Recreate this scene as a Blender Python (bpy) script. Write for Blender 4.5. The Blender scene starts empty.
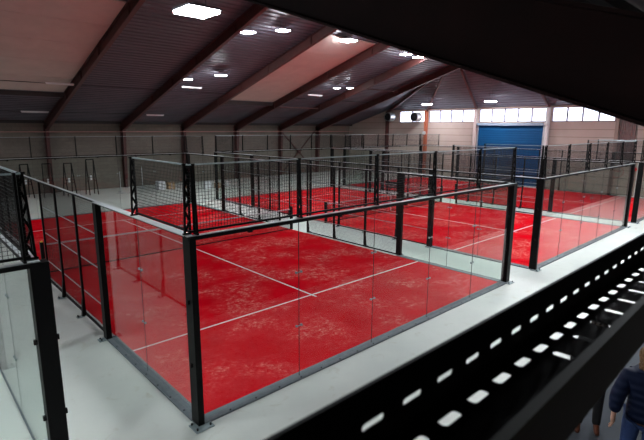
import bpy, bmesh, math, random
from mathutils import Vector, Matrix
random.seed(7)
scene = bpy.context.scene
COL = scene.collection
PI = math.pi

# ------------------------------------------------------------------ materials
def new_mat(name):
    m = bpy.data.materials.new(name); m.use_nodes = True
    nt = m.node_tree; nt.nodes.clear()
    out = nt.nodes.new('ShaderNodeOutputMaterial')
    return m, nt, out

def N(nt, t, **kw):
    n = nt.nodes.new(t)
    for k, v in kw.items():
        if k in n.inputs.keys(): n.inputs[k].default_value = v
        else: setattr(n, k, v)
    return n

def c4(c): return (c[0], c[1], c[2], 1)

def simple(name, col, rough=.5, metal=0., spec=.5, noise=None, nscale=4., bump=0., bscale=60.):
    m, nt, out = new_mat(name)
    b = N(nt, 'ShaderNodeBsdfPrincipled', Roughness=rough, Metallic=metal)
    b.inputs['Specular IOR Level'].default_value = spec
    b.inputs['Base Color'].default_value = c4(col)
    nt.links.new(b.outputs[0], out.inputs[0])
    tc = N(nt, 'ShaderNodeTexCoord')
    if noise:
        nz = N(nt, 'ShaderNodeTexNoise', Scale=nscale, Detail=6., Roughness=.6)
        nt.links.new(tc.outputs['Object'], nz.inputs['Vector'])
        r = N(nt, 'ShaderNodeValToRGB')
        r.color_ramp.elements[0].position = .35; r.color_ramp.elements[1].position = .7
        r.color_ramp.elements[0].color = c4(col); r.color_ramp.elements[1].color = c4(noise)
        nt.links.new(nz.outputs[0], r.inputs[0]); nt.links.new(r.outputs[0], b.inputs['Base Color'])
    if bump:
        nb = N(nt, 'ShaderNodeTexNoise', Scale=bscale, Detail=3.)
        nt.links.new(tc.outputs['Object'], nb.inputs['Vector'])
        bp = N(nt, 'ShaderNodeBump', Strength=bump, Distance=.01)
        nt.links.new(nb.outputs[0], bp.inputs['Height']); nt.links.new(bp.outputs[0], b.inputs['Normal'])
    return m

def emit(name, col, s):
    m, nt, out = new_mat(name)
    e = N(nt, 'ShaderNodeEmission', Strength=s); e.inputs[0].default_value = c4(col)
    nt.links.new(e.outputs[0], out.inputs[0]); return m

def glass(name, tint, ior=1.5):
    m, nt, out = new_mat(name)
    t = N(nt, 'ShaderNodeBsdfTransparent'); t.inputs[0].default_value = c4(tint)
    g = N(nt, 'ShaderNodeBsdfGlossy', Roughness=.01)
    lw = N(nt, 'ShaderNodeLayerWeight'); lw.inputs[0].default_value = .5
    pw = N(nt, 'ShaderNodeMath', operation='POWER'); pw.inputs[1].default_value = 5.
    f = N(nt, 'ShaderNodeMath', operation='MULTIPLY_ADD'); f.inputs[1].default_value = .98; f.inputs[2].default_value = .018
    nt.links.new(lw.outputs['Facing'], pw.inputs[0]); nt.links.new(pw.outputs[0], f.inputs[0])
    mx = N(nt, 'ShaderNodeMixShader')
    nt.links.new(f.outputs[0], mx.inputs[0]); nt.links.new(t.outputs[0], mx.inputs[1])
    nt.links.new(g.outputs[0], mx.inputs[2]); nt.links.new(mx.outputs[0], out.inputs[0])
    return m

M = {}
M['black'] = simple('black_steel', (.0028, .0028, .003), .5, spec=.12)
M['wire'] = simple('black_wire', (.006, .006, .006), .5, spec=.25)
M['steel'] = simple('galvanised', (.30, .36, .37), .45, .15, noise=(.22, .27, .28), nscale=9)
M['sheen'] = simple('rail_sheen', (.62, .66, .66), .4, .2, noise=(.48, .52, .53), nscale=5)  # pale tone stands for lamp light reflected off the black rail
M['kerb'] = simple('kerb_grey', (.105, .125, .14), .6, noise=(.15, .165, .18), nscale=7, bump=.2)
M['bolt'] = simple('bolt', (.02, .02, .022), .4, .5)
M['glass'] = glass('court_glass', (.92, .955, .94))
M['wglass'] = glass('window_glass', (.95, .97, 1.))
M['white'] = simple('white_line', (.82, .80, .80), .75, noise=(.68, .62, .62), nscale=12)
M['tape'] = simple('net_tape', (.50, .46, .48), .8)
M['netcord'] = simple('net_cord', (.008, .008, .009), .8, spec=.1)
M['yellow'] = simple('yellow_cap', (.75, .6, .03), .5)
M['lampbody'] = simple('lamp_body', (.12, .12, .14), .4, .6)
M['lamp'] = emit('lamp_led', (.90, .94, 1.0), 150.)
M['tube'] = simple('tube_off', (.62, .6, .6), .35)
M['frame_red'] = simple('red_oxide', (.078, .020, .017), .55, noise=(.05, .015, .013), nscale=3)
M['frame_dark'] = simple('eave_dark', (.03, .024, .024), .6)
M['skypanel'] = simple('roof_panel', (.50, .40, .355), .7, noise=(.44, .35, .31), nscale=1.2)
M['winframe'] = simple('window_frame', (.32, .29, .38), .5)
M['door_blue'] = None
M['concrete_box'] = simple('grey_box', (.4, .4, .4), .6)
M['card'] = simple('cardboard', (.36, .22, .12), .8, noise=(.42, .27, .16))
M['whitebox'] = simple('white_box', (.7, .7, .72), .7)
M['silver'] = simple('silver', (.55, .58, .6), .3, .7)
M['tray'] = simple('tray_black', (.0035, .0035, .0035), .5, spec=.15)
M['lip'] = simple('tray_lip', (.022, .025, .020), .6, spec=.2)
M['frame_near'] = simple('darker_red_oxide', (.013, .004, .0035), .7, spec=.1, noise=(.008, .003, .0025), nscale=3)  # much darker copy of the red oxide for the nearest frame
M['skin'] = simple('skin', (.50, .27, .19), .55)
M['hair'] = simple('hair_blond', (.12, .055, .018), .6, noise=(.24, .13, .05), nscale=40, bump=1., bscale=50)
M['hairdark'] = simple('hair_dark', (.02, .013, .01), .6, bump=1., bscale=50)
M['jeans'] = simple('jeans', (.025, .055, .17), .85, noise=(.035, .075, .21), nscale=20)
M['blackcloth'] = simple('black_cloth', (.010, .010, .011), .85)
M['shoe'] = simple('brown_leather', (.13, .035, .014), .35)
M['pipe'] = simple('pink_pipe', (.42, .20, .17), .5)
M['rope'] = simple('cable_grey', (.10, .09, .09), .6)
M['signred'] = simple('sign_red', (.35, .06, .04), .6)
M['signpale'] = simple('sign_pale', (.30, .24, .21), .6)
M['curtain'] = simple('curtain_brown', (.20, .14, .13), .9, noise=(.15, .10, .10), nscale=6)
M['phone'] = simple('white_cup', (.8, .8, .82), .4)

def jacket_mat():
    m, nt, out = new_mat('navy_quilt')
    b = N(nt, 'ShaderNodeBsdfPrincipled', Roughness=.7)
    b.inputs['Specular IOR Level'].default_value = .25
    b.inputs['Base Color'].default_value = (.003, .009, .036, 1)
    tc = N(nt, 'ShaderNodeTexCoord'); w = N(nt, 'ShaderNodeTexWave', Scale=3.2, Distortion=1.5)
    w.bands_direction = 'Z'
    w.inputs['Detail'].default_value = 2
    nt.links.new(tc.outputs['Object'], w.inputs['Vector'])
    bp = N(nt, 'ShaderNodeBump', Strength=.6, Distance=.02)
    nt.links.new(w.outputs[1], bp.inputs['Height']); nt.links.new(bp.outputs[0], b.inputs['Normal'])
    nt.links.new(b.outputs[0], out.inputs[0]); return m
M['jacket'] = jacket_mat()

def door_mat():
    m, nt, out = new_mat('blue_shutter')
    b = N(nt, 'ShaderNodeBsdfPrincipled', Roughness=.6)
    b.inputs['Specular IOR Level'].default_value = .15
    tc = N(nt, 'ShaderNodeTexCoord')
    nz = N(nt, 'ShaderNodeTexNoise', Scale=1.5, Detail=4.)
    nt.links.new(tc.outputs['Object'], nz.inputs['Vector'])
    r = N(nt, 'ShaderNodeValToRGB')
    r.color_ramp.elements[0].color = (.0, .042, .125, 1); r.color_ramp.elements[1].color = (.0, .055, .155, 1)
    nt.links.new(nz.outputs[0], r.inputs[0]); nt.links.new(r.outputs[0], b.inputs['Base Color'])
    nt.links.new(b.outputs[0], out.inputs[0]); return m
M['door_blue'] = door_mat()

def floor_mat(name, a, bcol, stain, gloss=.5):
    m, nt, out = new_mat(name)
    b = N(nt, 'ShaderNodeBsdfPrincipled', Roughness=gloss)
    tc = N(nt, 'ShaderNodeTexCoord')
    n1 = N(nt, 'ShaderNodeTexNoise', Scale=.55, Detail=8., Roughness=.62)
    n2 = N(nt, 'ShaderNodeTexNoise', Scale=2.4, Detail=5., Distortion=1.2)
    for n in (n1, n2): nt.links.new(tc.outputs['Object'], n.inputs['Vector'])
    r = N(nt, 'ShaderNodeValToRGB'); e = r.color_ramp.elements
    e[0].position = .3; e[1].position = .7; e[0].color = c4(a); e[1].color = c4(bcol)
    nt.links.new(n1.outputs[0], r.inputs[0])
    r2 = N(nt, 'ShaderNodeValToRGB'); e = r2.color_ramp.elements
    e[0].position = .60; e[1].position = .78; e[0].color = (0, 0, 0, 1); e[1].color = (.55, .55, .55, 1)
    nt.links.new(n2.outputs[0], r2.inputs[0])
    mx = N(nt, 'ShaderNodeMix', data_type='RGBA'); mx.inputs['B'].default_value = c4(stain)
    for s in mx.inputs:
        if s.name == 'B' and s.type == 'RGBA': s.default_value = c4(stain)
    nt.links.new(r2.outputs[0], mx.inputs[0])
    A = [s for s in mx.inputs if s.name == 'A' and s.type == 'RGBA'][0]
    nt.links.new(r.outputs[0], A)
    O = [s for s in mx.outputs if s.type == 'RGBA'][0]
    nt.links.new(O, b.inputs['Base Color'])
    nt.links.new(b.outputs[0], out.inputs[0]); return m
M['floor'] = floor_mat('concrete_floor', (.62, .64, .60), (.72, .73, .68), (.50, .46, .37))
M['floor_dark'] = floor_mat('grey_floor_shade', (.045, .052, .062), (.065, .073, .085), (.04, .045, .05), .95)  # floor colour darkened to carry the shade

def turf_mat():
    m, nt, out = new_mat('red_turf')
    b = N(nt, 'ShaderNodeBsdfPrincipled', Roughness=.95)
    b.inputs['Specular IOR Level'].default_value = .0
    tc = N(nt, 'ShaderNodeTexCoord')
    geo = N(nt, 'ShaderNodeNewGeometry')
    mp = N(nt, 'ShaderNodeMapping'); mp.inputs['Scale'].default_value = (.75, .85, .5)
    mp.inputs['Rotation'].default_value = (0, 0, .25)
    nt.links.new(geo.outputs['Position'], mp.inputs[0])
    n1 = N(nt, 'ShaderNodeTexNoise', Scale=.9, Detail=3., Roughness=.5)
    n2 = N(nt, 'ShaderNodeTexNoise', Scale=6.5, Detail=10., Roughness=.8, Distortion=.3)
    nt.links.new(mp.outputs[0], n1.inputs['Vector']); nt.links.new(mp.outputs[0], n2.inputs['Vector'])
    mul = N(nt, 'ShaderNodeMath', operation='MULTIPLY')
    r1 = N(nt, 'ShaderNodeValToRGB'); r1.color_ramp.elements[0].position = .38; r1.color_ramp.elements[1].position = .60
    r2 = N(nt, 'ShaderNodeValToRGB'); r2.color_ramp.elements[0].position = .40; r2.color_ramp.elements[1].position = .62
    nt.links.new(n1.outputs[0], r1.inputs[0]); nt.links.new(n2.outputs[0], r2.inputs[0])
    nt.links.new(r1.outputs[0], mul.inputs[0]); nt.links.new(r2.outputs[0], mul.inputs[1])
    n3 = N(nt, 'ShaderNodeTexNoise', Scale=22., Detail=3., Roughness=.7)
    nt.links.new(mp.outputs[0], n3.inputs['Vector'])
    r3 = N(nt, 'ShaderNodeMapRange'); r3.inputs[1].default_value = .35; r3.inputs[2].default_value = .62
    r3.inputs[3].default_value = .35; r3.inputs[4].default_value = 1.
    nt.links.new(n3.outputs[0], r3.inputs[0])
    mul0 = mul; mul = N(nt, 'ShaderNodeMath', operation='MULTIPLY')
    nt.links.new(mul0.outputs[0], mul.inputs[0]); nt.links.new(r3.outputs[0], mul.inputs[1])
    r = N(nt, 'ShaderNodeValToRGB'); e = r.color_ramp.elements
    e[0].position = 0; e[0].color = (.60, .0015, .010, 1); e[1].position = 1; e[1].color = (.76, .33, .27, 1)
    x = e.new(.3); x.color = (.62, .030, .036, 1)
    nt.links.new(mul.outputs[0], r.inputs[0])
    nt.links.new(r.outputs[0], b.inputs['Base Color'])
    nt.links.new(b.outputs[0], out.inputs[0]); return m
M['turf'] = turf_mat()

def siding_mat(name, col, col2, pitch, low=None, lowz=0, brick=False):
    """wall with horizontal joints every `pitch` metres of height (world z)"""
    m, nt, out = new_mat(name)
    b = N(nt, 'ShaderNodeBsdfPrincipled', Roughness=.8)
    geo = N(nt, 'ShaderNodeNewGeometry'); sep = N(nt, 'ShaderNodeSeparateXYZ')
    nt.links.new(geo.outputs['Position'], sep.inputs[0])
    d = N(nt, 'ShaderNodeMath', operation='DIVIDE'); d.inputs[1].default_value = pitch
    nt.links.new(sep.outputs[2], d.inputs[0])
    fr = N(nt, 'ShaderNodeMath', operation='FRACT'); nt.links.new(d.outputs[0], fr.inputs[0])
    lt = N(nt, 'ShaderNodeMath', operation='LESS_THAN'); lt.inputs[1].default_value = .07
    nt.links.new(fr.outputs[0], lt.inputs[0])
    nz = N(nt, 'ShaderNodeTexNoise', Scale=.8, Detail=6.); nt.links.new(geo.outputs['Position'], nz.inputs['Vector'])
    r = N(nt, 'ShaderNodeValToRGB'); e = r.color_ramp.elements
    e[0].position = .3; e[1].position = .7; e[0].color = c4(col); e[1].color = c4(col2)
    nt.links.new(nz.outputs[0], r.inputs[0])
    cur = r.outputs[0]
    if low:
        l2 = N(nt, 'ShaderNodeMath', operation='LESS_THAN'); l2.inputs[1].default_value = lowz
        nt.links.new(sep.outputs[2], l2.inputs[0])
        mz = N(nt, 'ShaderNodeMixRGB'); mz.inputs[2].default_value = c4(low)
        nt.links.new(l2.outputs[0], mz.inputs[0]); nt.links.new(cur, mz.inputs[1]); cur = mz.outputs[0]
    if brick:
        cm = N(nt, 'ShaderNodeCombineXYZ')
        ad = N(nt, 'ShaderNodeMath', operation='ADD')
        nt.links.new(sep.outputs[0], ad.inputs[0]); nt.links.new(sep.outputs[1], ad.inputs[1])
        nt.links.new(ad.outputs[0], cm.inputs[0]); nt.links.new(sep.outputs[2], cm.inputs[1])
        bt = N(nt, 'ShaderNodeTexBrick', Scale=1.)
        bt.inputs['Brick Width'].default_value = .5; bt.inputs['Row Height'].default_value = .25
        bt.inputs['Mortar Size'].default_value = .012
        bt.inputs['Color1'].default_value = (1, 1, 1, 1); bt.inputs['Color2'].default_value = (.88, .88, .88, 1)
        bt.inputs['Mortar'].default_value = (.7, .7, .7, 1)
        nt.links.new(cm.outputs[0], bt.inputs['Vector'])
        mu = N(nt, 'ShaderNodeMixRGB', blend_type='MULTIPLY'); mu.inputs[0].default_value = 1
        nt.links.new(cur, mu.inputs[1]); nt.links.new(bt.outputs[0], mu.inputs[2]); cur = mu.outputs[0]
    else:
        mu = N(nt, 'ShaderNodeMixRGB', blend_type='MULTIPLY'); mu.inputs[2].default_value = (.55, .52, .5, 1)
        nt.links.new(lt.outputs[0], mu.inputs[0]); nt.links.new(cur, mu.inputs[1]); cur = mu.outputs[0]
    nt.links.new(cur, b.inputs['Base Color']); nt.links.new(b.outputs[0], out.inputs[0]); return m
M['wall_block'] = siding_mat('block_wall', (.145, .122, .10), (.17, .143, .118), .25, brick=True)
M['wall_end'] = siding_mat('siding_wall', (.37, .295, .26), (.42, .335, .295), .56)
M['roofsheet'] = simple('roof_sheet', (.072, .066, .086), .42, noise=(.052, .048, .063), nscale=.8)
M['roofdark'] = simple('roof_sheet_shaded', (.02, .014, .014), .7)  # dark copy of the roof sheet, lack of light put into the colour

# ------------------------------------------------------------------ mesh helpers
class MB:
    def __init__(s): s.v = []; s.f = []
    def add(s, vs, fs):
        k = len(s.v); s.v += [tuple(v) for v in vs]; s.f += [tuple(i + k for i in f) for f in fs]; return s
    def box(s, a, b):
        x0, y0, z0 = a; x1, y1, z1 = b
        return s.add([(x0,y0,z0),(x1,y0,z0),(x1,y1,z0),(x0,y1,z0),(x0,y0,z1),(x1,y0,z1),(x1,y1,z1),(x0,y1,z1)],
                     [(0,3,2,1),(4,5,6,7),(0,1,5,4),(1,2,6,5),(2,3,7,6),(3,0,4,7)])
    def bar(s, p, q, w, h=None, up=(0,0,1)):
        h = w if h is None else h
        p = Vector(p); q = Vector(q); d = (q - p).normalized(); u = Vector(up)
        if abs(d.dot(u)) > .99: u = Vector((0,1,0))
        a = d.cross(u).normalized(); c = a.cross(d).normalized()
        vs = []
        for o in (p, q):
            for (i, j) in ((-1,-1),(1,-1),(1,1),(-1,1)): vs.append(o + a*(i*w/2) + c*(j*h/2))
        return s.add(vs, [(0,3,2,1),(4,5,6,7),(0,1,5,4),(1,2,6,5),(2,3,7,6),(3,0,4,7)])
    def cyl(s, p, q, r, n=12, r2=None):
        r2 = r if r2 is None else r2
        p = Vector(p); q = Vector(q); d = (q - p).normalized()
        u = Vector((0,0,1)) if abs(d.z) < .9 else Vector((1,0,0))
        a = d.cross(u).normalized(); c = d.cross(a).normalized()
        vs = [o + (a*math.cos(2*PI*i/n) + c*math.sin(2*PI*i/n))*rr for o, rr in ((p, r), (q, r2)) for i in range(n)]
        fs = [(i, (i+1)%n, n+(i+1)%n, n+i) for i in range(n)] + [tuple(range(n))[::-1], tuple(range(n, 2*n))]
        return s.add(vs, fs)
    def tube(s, pts, r, n=8):
        for a, b in zip(pts, pts[1:]): s.cyl(a, b, r, n)
        return s
    def prism(s, poly, axis, a, b):
        """poly: list of 2D; axis 0: poly is (y,z) extruded x a..b ; 1: (x,z)"""
        n = len(poly)
        if axis == 0: vs = [(a, u, w) for u, w in poly] + [(b, u, w) for u, w in poly]
        elif axis == 1: vs = [(u, a, w) for u, w in poly] + [(u, b, w) for u, w in poly]
        else: vs = [(u, w, a) for u, w in poly] + [(u, w, b) for u, w in poly]
        return s.add(vs, [(i, (i+1)%n, n+(i+1)%n, n+i) for i in range(n)] + [tuple(range(n))[::-1], tuple(range(n, 2*n))])
    def build(s, name, mat, parent=None, smooth=False, bevel=0):
        me = bpy.data.meshes.new(name); me.from_pydata(s.v, [], s.f); me.update()
        bm = bmesh.new(); bm.from_mesh(me)
        bmesh.ops.recalc_face_normals(bm, faces=bm.faces)
        bm.to_mesh(me); bm.free()
        me.materials.append(mat)
        if smooth:
            for p in me.polygons: p.use_smooth = True
        o = bpy.data.objects.new(name, me); COL.objects.link(o)
        if parent: o.parent = parent
        if bevel:
            b = o.modifiers.new('bevel', 'BEVEL'); b.width = bevel; b.segments = 2; b.limit_method = 'ANGLE'
        return o

def tag(o, label=None, cat=None, group=None, kind=None):
    if label: o['label'] = label
    if cat: o['category'] = cat
    if group: o['group'] = group
    if kind: o['kind'] = kind
    return o
def empty(name, loc=(0,0,0), rz=0, **kw):
    o = bpy.data.objects.new(name, None); COL.objects.link(o); o.location = loc; o.rotation_euler = (0,0,rz)
    o.empty_display_size = .2
    return tag(o, **kw)
def copy_tree(o, parent=None, skip=()):
    c = o.copy(); COL.objects.link(c); c.parent = parent
    for ch in list(KIDS.get(o.name, [])) or [x for x in bpy.data.objects if x.parent == o]:
        if not ch.name.startswith(skip or '~'): copy_tree(ch, c, skip)
    return c
KIDS = {}
def struct(o): o['kind'] = 'structure'; return o

# ------------------------------------------------------------------ hall data
XL, XE = -14., 34.4          # hall ends
YN, YF = -7., 30.            # hall sides
YR = 10.43                   # ridge
def under(y):                # underside of the rafters
    return 13.04 - .295*y if y > YR else 6.376 + .344*y
def sheet(y): return under(y) + .55
CAMLOC = Vector((-3.02731614, -6.01737692, 4.50966612))

# floor
struct(MB().box((XL, YN, -.2), (XE, YF, 0)).build('floor', M['floor']))
struct(MB().box((-1.0, YN, 0), (XE, -3.55, .006)).build('floor_shade', M['floor_dark']))  # dark slab over the concrete, shade around the people put into its colour

# wall along the far side (left in the photo)
struct(MB().box((XL, YF, 0), (XE + .2, YF + .2, sheet(YF) + .1)).build('wall_left', M['wall_block']))
struct(MB().box((XL, YN - .2, 0), (XE + .2, YN, sheet(YN) + .1)).build('wall_right', M['wall_block']))
struct(MB().prism([(YN, 0), (YF, 0), (YF, sheet(YF)), (YR, sheet(YR)), (YN, sheet(YN))], 0, XL - .2, XL).build('wall_near', M['wall_block']))
# end wall with window band
COLS = [24.6, 19.96, 14.9, 8.9, 4.16, -1.6]
WZ0, WZ1, WT = 5.08, 6.13, 6.25
w = MB()
w.box((XE, YN, 0), (XE + .2, YF, 4.45))
zz = lambda y: min(WT, sheet(y))
w.prism([(24.9, 4.45), (YF, 4.45), (YF, sheet(YF)), (24.9, WT)], 0, XE, XE + .2)
w.box((XE, YN, 4.45), (XE + .2, 24.9, WZ0))
w.prism([(-1.82, WZ0), (-1.82, WT), (YN, sheet(YN)+.1), (YN, WZ0 - .3)], 0, XE, XE + .2)
w.box((XE, -1.82, WZ1), (XE + .2, 24.9, WT))
WINS = [(20.2, 23.2, 2), (15.12, 19.75, 4), (9.12, 14.68, 5), (4.4, 8.68, 4), (-1.3, 3.9, 4)]
edges = [-1.82] + [v for a, b, n in sorted(WINS) for v in (a, b)] + [24.9]
for a, b in zip(edges[::2], edges[1::2]): w.box((XE, a, WZ0), (XE + .2, b, WZ1))
struct(w.build('wall_back', M['wall_end']))
for i, (a, b, n) in enumerate(WINS):
    fr = MB(); x0, x1 = XE + .03, XE + .11
    fr.box((x0, a, WZ0), (x1, b, WZ0 + .05)); fr.box((x0, a, WZ1 - .05), (x1, b, WZ1))
    for k in range(n + 1):
        y = a + (b - a)*k/n; fr.box((x0, max(a, y - .06), WZ0), (x1, min(b, y + .06), WZ1))
    wi = struct(fr.build('window_%d' % (i + 1), M['winframe']))
    for k in range(n):
        MB().box((XE + .06, a + (b-a)*k/n + .035, WZ0 + .05), (XE + .07, a + (b-a)*(k+1)/n - .035, WZ1 - .05)).build('pane', M['wglass'], wi)
    la = MB()
    for k in range(1, n): la.box((XE - .03, a + (b-a)*k/n - .03, 5.5), (XE + .03, a + (b-a)*k/n + .03, 5.66))
    la.build('window_latch', M['bolt'], wi)

# roller door
d = MB(); n = 26; dz = 4.85/n
poly = []
for k in range(n):
    z = k*dz; poly += [(XE - .115, z), (XE - .13, z + dz*.3), (XE - .13, z + dz*.7)]
poly += [(XE - .10, 4.85), (XE, 4.85), (XE, 0)]
d.prism(poly, 1, 9.2, 14.6)
door = struct(d.build('door_1', M['door_blue']))
MB().box((XE - .35, 9.15, 4.78), (XE - .135, 14.7, 4.98)).build('shutter_box', simple('shutter_box', (.20, .26, .34), .5), door)
MB().box((XE - .16, 9.1, 0), (XE, 9.2, 4.85)).box((XE - .16, 14.6, 0), (XE, 14.7, 4.85)).build('guide_rail', M['silver'], door)

# ------------------------------------------------------------------ roof
HS = .6
def hipx(y):   # x where the hip plane meets the main slope
    if y >= 24.9 or y <= -1.82: return XE + .2
    x = XE - (sheet(y) - WT)/HS
    return max(29.4, min(XE, x))
def corr_rows(y0, y1, pitch=.3):
    ys = []; y = y0
    while y < y1:
        for f, dzz in ((0, 0), (.42, 0), (.5, .05), (.92, .05)):
            if y + f*pitch < y1: ys.append((y + f*pitch, dzz))
        y += pitch
    ys.append((y1, 0)); return ys
r = MB()
for (y0, y1) in ((YR, YF + .2),):
    rows = corr_rows(y0, y1)
    vs = []; fs = []
    for y, dzz in rows: vs += [(XL - .2, y, sheet(y) + dzz), (hipx(y), y, sheet(y) + dzz)]
    fs = [(2*i, 2*i+1, 2*i+3, 2*i+2) for i in range(len(rows) - 1)]
    r.add(vs, fs)
# hip plane above the end wall, ribs run level along the wall
def hipz(x): return WT + HS*(XE - x)
xs = []; x = 29.4
while x < XE:
    for f, dzz in ((0, 0), (.42, 0), (.5, .04), (.92, .04)): xs.append((x + f*.28, dzz))
    x += .28
xs = [q for q in xs if q[0] < XE] + [(XE + .2, 0)]
vs = []
for x, dzz in xs:
    z = hipz(x); yf = (13.59 - z)/.295; yn = (z - 6.926)/.344
    vs += [(x, yn, z + dzz), (x, yf, z + dzz)]
r.add(vs, [(2*i, 2*i+1, 2*i+3, 2*i+2) for i in range(len(xs) - 1)])
z = hipz(29.4)
r.add([(29.4, (z-6.926)/.344, z), (29.4, (13.59-z)/.295, z), (29.4, YR, sheet(YR))], [(0,1,2)])
ceil = struct(r.build('ceiling', M['roofsheet']))
# near slope
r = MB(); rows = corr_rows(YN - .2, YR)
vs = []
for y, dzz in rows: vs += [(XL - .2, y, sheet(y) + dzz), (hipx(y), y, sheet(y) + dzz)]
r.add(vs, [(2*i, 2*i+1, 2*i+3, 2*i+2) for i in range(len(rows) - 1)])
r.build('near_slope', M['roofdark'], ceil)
# weather skin above so no sky leaks in
r = MB()
r.add([(XL-.2, YN-.2, sheet(YN)+.3), (XE+.2, YN-.2, sheet(YN)+.3), (XE+.2, YR, sheet(YR)+.3), (XL-.2, YR, sheet(YR)+.3),
       (XE+.2, YF+.2, sheet(YF)+.3), (XL-.2, YF+.2, sheet(YF)+.3)], [(0,1,2,3),(3,2,4,5)])
r.add([(XE+.21, YN-.2, sheet(YN)+.3),(XE+.21, YR, sheet(YR)+.3),(XE+.21, YF+.2, sheet(YF)+.3),(XE+.21, YF+.2, sheet(YF)-.4),(XE+.21, 24.9, WT),(XE+.21, -1.82, WT),(XE+.21, YN-.2, sheet(YN)-.4)],[tuple(range(7))])
r.add([(XL-.21, YN-.2, sheet(YN)+.3),(XL-.21, YR, sheet(YR)+.3),(XL-.21, YF+.2, sheet(YF)+.3),(XL-.21, YF+.2, sheet(YF)-.4),(XL-.21, YR, sheet(YR)-.4),(XL-.21, YN-.2, sheet(YN)-.4)],[tuple(range(6))])
for yy in (YN-.2, YF+.2):
    r.add([(XL-.2, yy, sheet(yy)+.3),(XE+.2, yy, sheet(yy)+.3),(XE+.2, yy, sheet(yy)-.3),(XL-.2, yy, sheet(yy)-.3)], [(0,1,2,3)])
r.build('roof_cover', M['roofdark'], ceil)

# smooth lining panels between rafters
def lining(x0, x1, y0, y1, label):
    o = MB(); nz = 5
    t = empty('roof_lining_panel', (x0, y1, 0), label=label, cat='roof panel', group='pale roof lining panels')
    for k in range(nz):
        a = y0 + (y1-y0)*k/nz + .01; b = y0 + (y1-y0)*(k+1)/nz - .01
        m = MB(); m.add([(0, a-y1, sheet(a)-.06), (x1-x0, a-y1, sheet(a)-.06), (x1-x0, b-y1, sheet(b)-.06), (0, b-y1, sheet(b)-.06),
                         (0, a-y1, sheet(a)-.01), (x1-x0, a-y1, sheet(a)-.01), (x1-x0, b-y1, sheet(b)-.01), (0, b-y1, sheet(b)-.01)],
                        [(0,3,2,1),(4,5,6,7),(0,1,5,4),(1,2,6,5),(2,3,7,6),(3,0,4,7)])
        m.build('panel', M['skypanel'], t)
    MB().box((0, .01, sheet(y1)-.34), (x1-x0, .12, sheet(y1)-.1)).build('edge_trim', M['frame_dark'], t)
lining(.15, 4.75, 14.0, 24.1, 'wide pale pinkish roof panel at the top left corner of the photo')
lining(14.9, 19.5, 13.6, 24.0, 'pale pinkish roof panel in the middle of the roof, with a lamp at its top corner')
lining(-4.7, -.15, 14.0, 24.1, 'pale roof panel hidden past the left edge of the photo')

# ------------------------------------------------------------------ portal frames
def far_profile():
    return [(YR, under(YR)), (24., under(24.)), (29.35, 4.28)]
def near_profile():
    return [(YR, under(YR)), (-2.5, under(-2.5)), (-6.6, under(-6.6) - .02)]
def rafter(xc, side, parent, y_top=YR):
    pr = far_profile() if side > 0 else near_profile()
    if y_top != YR: pr = [(y_top, under(y_top))] + pr[1:]
    m = MB()
    yend = YF if side > 0 else YN
    top = [(pr[0][0], sheet(pr[0][0]) - .03), (yend, sheet(yend) - .03)]
    poly = pr + [(yend, pr[-1][1])] + top[::-1]
    m.prism(poly, 0, -.008, .008)
    for (a, b) in zip(pr, pr[1:]): m.bar((0, a[0], a[1] + .01), (0, b[0], b[1] + .01), .20, .02)
    m.bar((0, top[0][0], top[0][1]), (0, top[1][0], top[1][1]), .20, .02)
    # web stiffeners
    for yy in (24., 21., 18., 14.):
        if side > 0:
            m.box((-.09, yy - .006, under(yy) + .02), (.09, yy + .006, sheet(yy) - .05))
    return m.build('rafter', M['frame_red'], parent)
def column(side, parent):
    m = MB()
    y0 = YF - .02 if side > 0 else YN + .02; s = -1 if side > 0 else 1
    zt = 4.28 if side > 0 else under(-6.6) - .02
    dt = .62 if side > 0 else .40; db = .32
    m.prism([(y0, 0), (y0 + s*db, 0), (y0 + s*dt, zt), (y0 + s*dt, zt + .3), (y0, zt + .3)], 0, -.008, .008)
    m.bar((0, y0 + s*db, 0), (0, y0 + s*dt, zt), .20, .02, up=(0,1,0))
    m.box((-.1, min(y0, y0+s*.015), 0), (.1, max(y0, y0+s*.015), zt + .3))
    return m.build('column', M['frame_red'], parent)
FX = [0., 4.9, 9.9, 14.7, 19.7, 24.6, 29.4]
FL = ['near black steel frame whose beam runs overhead across the top right',
      'rust brown steel frame beside the large pale roof panel, first column from the left edge',
      'rust brown steel frame on the far wall, second column from the left edge',
      'rust brown steel frame bordering the left side of the middle pale roof panel',
      'rust brown steel frame bordering the right side of the middle pale roof panel',
      'rust brown steel frame with the left column of the wall cross brace',
      'rust brown steel frame with the right column of the cross brace']
for x, l in zip(FX, FL):
    t = empty('steel_frame', (x, YF - .3, 0), label=l, cat='frame', group='steel portal frames')
    sub = []
    a = rafter(x, 1, t); b = rafter(x, -1, t); c = column(1, t); e = column(-1, t)
    for o in (a, b, c, e):
        o.location = (0, -(YF - .3), 0)
        if x == 0: o.data.materials[0] = M['frame_near']

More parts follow.
